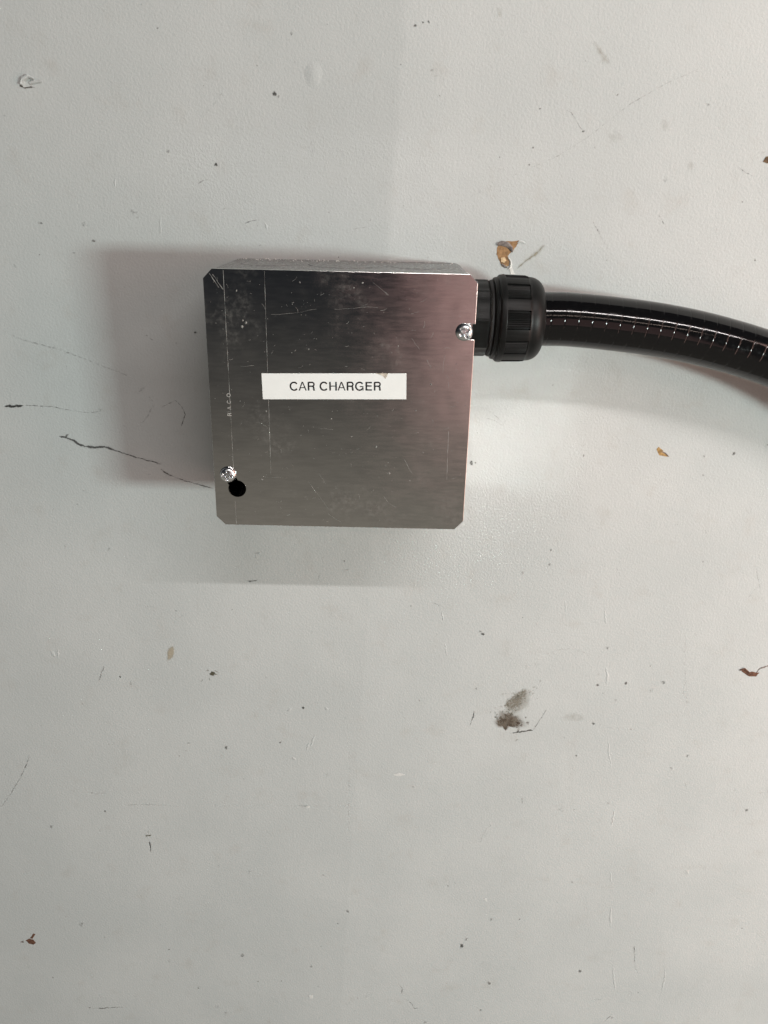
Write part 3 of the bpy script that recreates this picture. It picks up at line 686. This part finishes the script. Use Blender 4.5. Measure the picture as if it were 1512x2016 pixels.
# blots and specks named by where they sit on the wall, in one go
V, F, C = [], [], []
spots = [(310, 55, 4, .6), (574, 66, 5, .7), (540, 184, 8, .95), (548, 190, 5, .7), (330, 298, 6, .6), (370, 280, 5, .4), (425, 324, 5, .9), (441, 411, 4, .7), (264, 418, 9, .55), (270, 428, 5, .55), (80, 439, 6, .75), (165, 441, 8, .55), (172, 444, 5, .5), (10, 227, 5, .4), (647, 418, 4, .6),
         (512, 483, 3, .8), (817, 50, 6, .8), (833, 44, 4, .85), (844, 43, 4, .95), (861, 50, 3.5, .6), (850, 138, 5, .6), (985, 165, 4, .5), (1152, 120, 4, .6), (1148, 259, 5, .8), (1049, 291, 4, .7), (1042, 325, 4, .7), (1171, 290, 4, .5), (1192, 330, 4, .5), (1394, 206, 5, .7), (1310, 353, 7, .5), (1468, 215, 4, .4), (985, 333, 4, .5), (794, 404, 3.5, .75), (985, 375, 3.5, .5),
         (928, 912, 5, .95), (936, 911, 3, .7), (1149, 877, 4, .5), (1445, 893, 4.5, .8), (1386, 898, 3.5, .7), (1384, 936, 4, .6), (1110, 925, 4, .4), (1345, 797, 3, .6), (1392, 1046, 7, .55), (1470, 1005, 6, .4), (1468, 1020, 8, .35), (1084, 1083, 3, .9), (1082, 1112, 4, .8), (1028, 1128, 4, .7), (1031, 1118, 3, .5), (1086, 1157, 3, .5), (1160, 1045, 6, .4), (1384, 1106, 3, .6), (1350, 1140, 5, .45), (1195, 1275, 4.5, .85), (946, 1243, 6, .7), (951, 1248, 5, .95), (1369, 1249, 5, .5), (1056, 1310, 6, .45), (1036, 1312, 5, .4),
         (1232, 1345, 5, .85), (1306, 1343, 5, .75), (1212, 1378, 4, .6), (1177, 1348, 4.5, .8), (1282, 1360, 4, .6), (1168, 1424, 4, .85), (1182, 1426, 3.5, .6), (1135, 1487, 3.5, .8), (1111, 1452, 4, .5), (1353, 1488, 4, .7), (1322, 1513, 4.5, .6), (1198, 1581, 4, .7), (1470, 1594, 5, .85), (1444, 1595, 3.5, .5), (1102, 1594, 10, .4), (955, 1590, 7, .4), (813, 1549, 3, .7), (1126, 1737, 4, .7), (897, 1738, 4, .6), (882, 1744, 3.5, .6), (967, 1811, 4, .8), (909, 1862, 5, .95), (918, 1848, 5, .7), (963, 1936, 4.5, .85), (1142, 1912, 6, .9), (1097, 1798, 4, .4), (1348, 1718, 5, .5), (1394, 1931, 3, .5), (1460, 1827, 4, .5), (837, 2012, 5, .7), (1240, 1956, 4, .5), (1405, 1650, 4, .5),
         (215, 1081, 5, .6), (136, 1131, 3, .5), (347, 1203, 4, .6), (205, 1177, 5, .4), (237, 1332, 3, .9), (257, 1345, 5, .6), (304, 1339, 6, .35), (597, 1393, 4, 1.), (552, 1461, 4.5, .8), (445, 1471, 4.5, .8), (371, 1463, 4, .6), (436, 1488, 4, .5), (353, 1488, 3, .7), (620, 1382, 6, .4), (680, 1414, 3, .6), (457, 1200, 3, .5), (207, 1597, 3.5, .95), (101, 1627, 5, .7), (160, 1819, 7, .6), (478, 1880, 6, .75), (333, 1892, 4, .6), (612, 1902, 4, .7), (685, 1794, 4, .8), (52, 1716, 8, .3), (197, 1635, 6, .35), (206, 1845, 3, .6), (130, 1805, 3, .5), (491, 1716, 3.5, .6), (430, 1705, 3, .5), (428, 1982, 6, .5), (444, 1995, 7, .5), (539, 1970, 14, .3), (645, 1525, 5, .6), (480, 1533, 4, .5), (724, 1960, 8, .4), (180, 1925, 6, .4), (200, 1960, 6, .3), (700, 1495, 5, .3), (1172, 1700, 3, .5), (385, 655, 4, .9), (184, 474, 5, .7), (145, 498, 3.5, .7), (107, 478, 6, .4), (102, 560, 4, .6), (30, 525, 7, .5), (246, 565, 3, .6), (295, 610, 8, .3), (153, 993, 3, .8), (114, 924, 3, .5), (165, 966, 3, .6), (128, 1075, 3, .6)]
for u, v, r, o_ in spots:
    add_blob(V, F, C, u, v, r * random.uniform(.8, 1.3), r * random.uniform(.6, 1.0), o_ * .68, ((0.06, 0.06, 0.055) if o_ > .85 else (0.12, 0.12, 0.11)) if o_ > .7 else G2, random.uniform(0, 3), 9)
for i in range(130):
    u, v = random.uniform(-80, 1600), random.uniform(-60, 2080); r = random.choice((1.3, 1.6, 2.0, 2.6))
    add_blob(V, F, C, u, v, r * random.uniform(.8, 1.6), r, random.uniform(.3, .6), random.choice((GRY, GRY, G2, LGR, OLV)), random.uniform(0, 3), 7)
for i in range(60):
    u, v = random.uniform(-80, 1600), random.uniform(-60, 2080); a = random.choice((random.uniform(0, 3.1), random.gauss(1.5, .3))); L = random.uniform(6, 26)
    add_ribbon(V, F, C, [(u, v), (u + L * .5 * math.cos(a), v + L * .5 * math.sin(a)), (u + L * math.cos(a + .2), v + L * math.sin(a + .2))], random.uniform(1.8, 3.0), random.uniform(.25, .45), random.choice((GRY, LGR, G2)))
tag(mark_mesh('dirt_specks', V, F, C), kind='stuff')

# raised pieces: dribbles and ridges in the paint coat
def ridge(px, wpx, h, name='paint_ridge', m=None):
    q = []
    for i in range(len(px) - 1):
        for k in range(6):
            t = k / 6; q.append((px[i][0] * (1 - t) + px[i + 1][0] * t + random.uniform(-.9, .9), px[i][1] * (1 - t) + px[i + 1][1] * t))
    q.append(px[-1]); q = [wall_mm(*p) for p in q]; V, F = [], []; nn = len(q); prof = ((-1, -.01), (-.6, .6), (0, 1), (.6, .6), (1, -.01))
    for i, (x, y) in enumerate(q):
        a = q[max(i - 1, 0)]; c = q[min(i + 1, nn - 1)]; dx, dy = c[0] - a[0], c[1] - a[1]; L = math.hypot(dx, dy) or 1
        e = math.sin(math.pi * min(1, (i + .15) / (nn - .7))) ** .5 if nn > 1 else 1; wv = wpx * .5 * .215 * random.uniform(.7, 1.2) * max(.25, e); hh = .5 * h * max(.1, e) * random.uniform(.7, 1.1)
        for s_, k in prof: V.append(P(x - dy / L * wv * s_, y + dx / L * wv * s_, -DEPTH + k * hh))
    for i in range(nn - 1):
        for k in range(4): F.append((i * 5 + k, i * 5 + k + 1, i * 5 + k + 6, i * 5 + k + 5))
    return mesh(name, V, F, m or M_WALL, wall, smooth=True)
for px, w_, h_ in (([(1190, 1198), (1192, 1218), (1193, 1228)], 5, .35), ([(1192, 1312), (1196, 1330), (1194, 1350)], 6, .4), ([(1197, 1452), (1199, 1480), (1204, 1515)], 4, .3), ([(1210, 1594), (1208, 1606), (1203, 1628)], 6, .35), ([(1201, 1716), (1204, 1738)], 5, .35),
                   ([(1203, 1786), (1202, 1803), (1202, 1830)], 6, .4), ([(1207, 1900), (1208, 1925), (1211, 1953)], 6, .4), ([(1310, 1904), (1308, 1930), (1303, 1956)], 5, .4), ([(875, 1264), (878, 1280), (881, 1293)], 4, .35), ([(870, 1205), (873, 1222)], 5, .5), ([(1112, 1180), (1114, 1205)], 3, .3),
                   ([(100, 1280), (108, 1293)], 9, .5), ([(115, 1278), (113, 1295)], 5, .4), ([(612, 1470), (620, 1446)], 7, .4), ([(566, 1400), (574, 1394)], 7, .5), ([(645, 1398), (640, 1392)], 9, .5), ([(604, 1478), (608, 1462)], 6, .4), ([(575, 1490), (582, 1496)], 7, .4), ([(521, 438), (526, 452)], 5, .5), ([(226, 352), (227, 368)], 4, .5), ([(316, 420), (316, 465)], 4, .3), ([(280, 10), (280, 8)], 4, .5)):
    ridge(px, w_, h_)
def dome(u, v, ru, rv, h, name='paint_blister', m=None):
    V, F = [], []; n_ = 24
    for ring in range(6):
        q = ring / 5
        for k in range(n_):
            t = 2 * math.pi * k / n_; x, y = wall_mm(u + ru * q * math.cos(t), v + rv * q * math.sin(t)); V.append(P(x, y, -DEPTH - .01 + h * (1 - q * q) ** 1.5))
    for r_ in range(5):
        for k in range(n_): F.append((r_ * n_ + k, r_ * n_ + (k + 1) % n_, (r_ + 1) * n_ + (k + 1) % n_, (r_ + 1) * n_ + k))
    return mesh(name, V, F, m or M_WALL, wall, smooth=True)
dome(617, 146, 19, 28, .4)

# torn and chipped places
def flake(name, pts, z0, z1, m, parent=None, lift=None):
    """an irregular thin sheet; z per outline point, real thickness"""
    q = [wall_mm(*p) for p in pts]; cx = sum(p[0] for p in q) / len(q); cy = sum(p[1] for p in q) / len(q); nn = len(q)
    lift = lift or [z1] * nn
    V = [P(x, y, -DEPTH + z0) for x, y in q] + [P(x, y, -DEPTH + l) for (x, y), l in zip(q, lift)] + [P(cx, cy, -DEPTH + sum(lift) / nn * 1.1)]
    F = [(i, (i + 1) % nn, nn + (i + 1) % nn, nn + i) for i in range(nn)] + [(nn + i, nn + (i + 1) % nn, 2 * nn) for i in range(nn)] + [tuple(range(nn))]
    return mesh(name, V, F, m, parent or wall)
def rag(pts, j=1.0, sub=3):
    r = []
    for i in range(len(pts)):
        a, b = pts[i], pts[(i + 1) % len(pts)]
        for k in range(sub):
            t = k / sub; r.append((a[0] * (1 - t) + b[0] * t + random.uniform(-j, j), a[1] * (1 - t) + b[1] * t + random.uniform(-j, j)))
    return r
def curl(name, px, wpx, h, m, parent):
    """a strip of torn skin standing up off the wall in an arch"""
    q = [wall_mm(*p) for p in px]; V, F = [], []; nn = len(q)
    for i, (x, y) in enumerate(q):
        a = q[max(i - 1, 0)]; c = q[min(i + 1, nn - 1)]; dx, dy = c[0] - a[0], c[1] - a[1]; L = math.hypot(dx, dy) or 1; wv = wpx[i] * .215
        for k, (s_, z) in enumerate(((0, .05), (.25, h * .8), (.7, h), (1.0, h * .75), (.95, h * .6), (.65, h * .8), (.3, h * .55), (.15, .02))):
            V.append(P(x - dy / L * wv * s_, y + dx / L * wv * s_, -DEPTH + z * random.uniform(.85, 1.1)))
    for i in range(nn - 1):
        for k in range(8): F.append((i * 8 + k, i * 8 + (k + 1) % 8, (i + 1) * 8 + (k + 1) % 8, (i + 1) * 8 + k))
    F += [tuple(range(8)), tuple(range((nn - 1) * 8, nn * 8))]
    return mesh(name, V, F, m, parent, smooth=False)
pt = flake('torn_patch', rag([(978, 487), (984, 477), (1000, 475), (1022, 474), (1016, 486), (1009, 494), (1003, 500), (998, 504), (1003, 512), (1003, 521), (997, 527), (988, 524), (982, 512), (978, 500)], .8), -.2, .12, M_KRAFT)
tag(pt, 'torn patch of brown board paper above the connector')
flake('pale_paper', rag([(986, 507), (994, 506), (997, 513), (992, 518), (986, 515)], .5, 2), 0, .45, M_TAN, pt)
curl('torn_skin', [(979, 484), (987, 484), (996, 487), (1003, 493), (1008, 497)], [6, 10, 11, 9, 4], .9, M_GREY, pt)
curl('torn_skin', [(1000, 508), (1003, 515), (1004, 522), (1000, 530)], [2, 4, 4, 2], .7, M_PLASTER, pt)
curl('torn_skin', [(1034, 477), (1029, 474), (1022, 474), (1018, 478)], [3, 4, 3, 1], .5, M_WALL, pt)
curl('torn_skin', [(986, 521), (991, 526), (998, 528)], [3, 5, 3], .6, M_GREY, pt)
flake('lifted_paint', rag([(1002, 527), (1007, 522), (1012, 538), (1015, 540), (1006, 540)], .5, 2), 0, .25, M_PLASTER, pt)
c2 = flake('paint_chip', rag([(1292, 884), (1297, 880), (1303, 885), (1312, 893), (1317, 899), (1307, 898), (1298, 897)], .7, 2), -.2, .1, plain('ochre_chip', (0.42, 0.27, 0.11), .85, 0, .4, 600, .0002))
tag(c2, 'ochre chip in the paint under the conduit')
curl('torn_skin', [(1302, 890), (1309, 893), (1316, 899)], [2, 3, 1], .4, M_GREY, c2)
c3 = flake('paint_chip', rag([(1457, 1318), (1466, 1317), (1473, 1326), (1481, 1322), (1494, 1325), (1488, 1331), (1476, 1331), (1466, 1326)], .8, 2), -.2, .2, M_RUST)
tag(c3, 'rusty brown curled chip at the right edge')
curl('torn_skin', [(1457, 1320), (1464, 1318), (1470, 1323), (1478, 1328)], [4, 6, 5, 3], .8, M_RUST, c3)
ridge([(1486, 1327), (1496, 1316), (1512, 1311), (1526, 1313)], 4, .3, 'loose_thread', M_GREY)
c4 = flake('paint_chip', rag([(51, 1852), (57, 1848), (66, 1850), (71, 1856), (66, 1860), (57, 1857)], .6, 2), -.2, .15, M_RUST)
tag(c4, 'small rust brown chip low on the left')
flake('chip_tail', rag([(59, 1847), (66, 1838), (70, 1839), (64, 1848)], .4, 2), -.2, .15, M_RUST, c4); flake('chip_tail', rag([(39, 1855), (46, 1852), (47, 1856)], .4, 2), -.2, .1, M_GREY, c4)
c5 = flake('paint_chip', rag([(1502, 318), (1508, 309), (1530, 305), (1530, 318), (1510, 322)], .7, 2), -.2, .2, plain('brown_chip', (0.16, 0.10, 0.055), .85, 0, .4, 600, .0002))
# curled white flake, upper left
c6 = flake('paint_flake', rag([(40, 166), (50, 156), (60, 153), (66, 158), (82, 158), (83, 164), (66, 166), (58, 170), (48, 172)], .8, 2), -.1, .1, M_WALL)
tag(c6, 'lifted curl of grey paint at upper left')
curl('torn_skin', [(46, 168), (50, 160), (58, 156), (68, 158)], [5, 8, 8, 4], 1.6, M_WALL, c6)
curl('torn_skin', [(60, 167), (70, 165), (83, 162)], [5, 6, 4], .9, M_WALL, c6)
ribbons('scuff_mark', [([(36, 168), (48, 171), (60, 172), (72, 173)], [4, 7, 6, 3], [.6, .85, .7, .5], (.10, .085, .07))])
for pts in ([(774, 1524), (784, 1522), (797, 1525), (788, 1528), (778, 1527)], [(952, 1770), (958, 1768), (958, 1775)], [(1350, 1713), (1356, 1713), (1355, 1720)], [(608, 1960), (616, 1956), (616, 1965), (610, 1966)], [(596, 1588), (610, 1586), (609, 1590)], [(1022, 1062), (1026, 1062), (1024, 1064)]):
    flake('white_chip', rag(pts, .6, 2), -.1, .2, M_CHIPW)
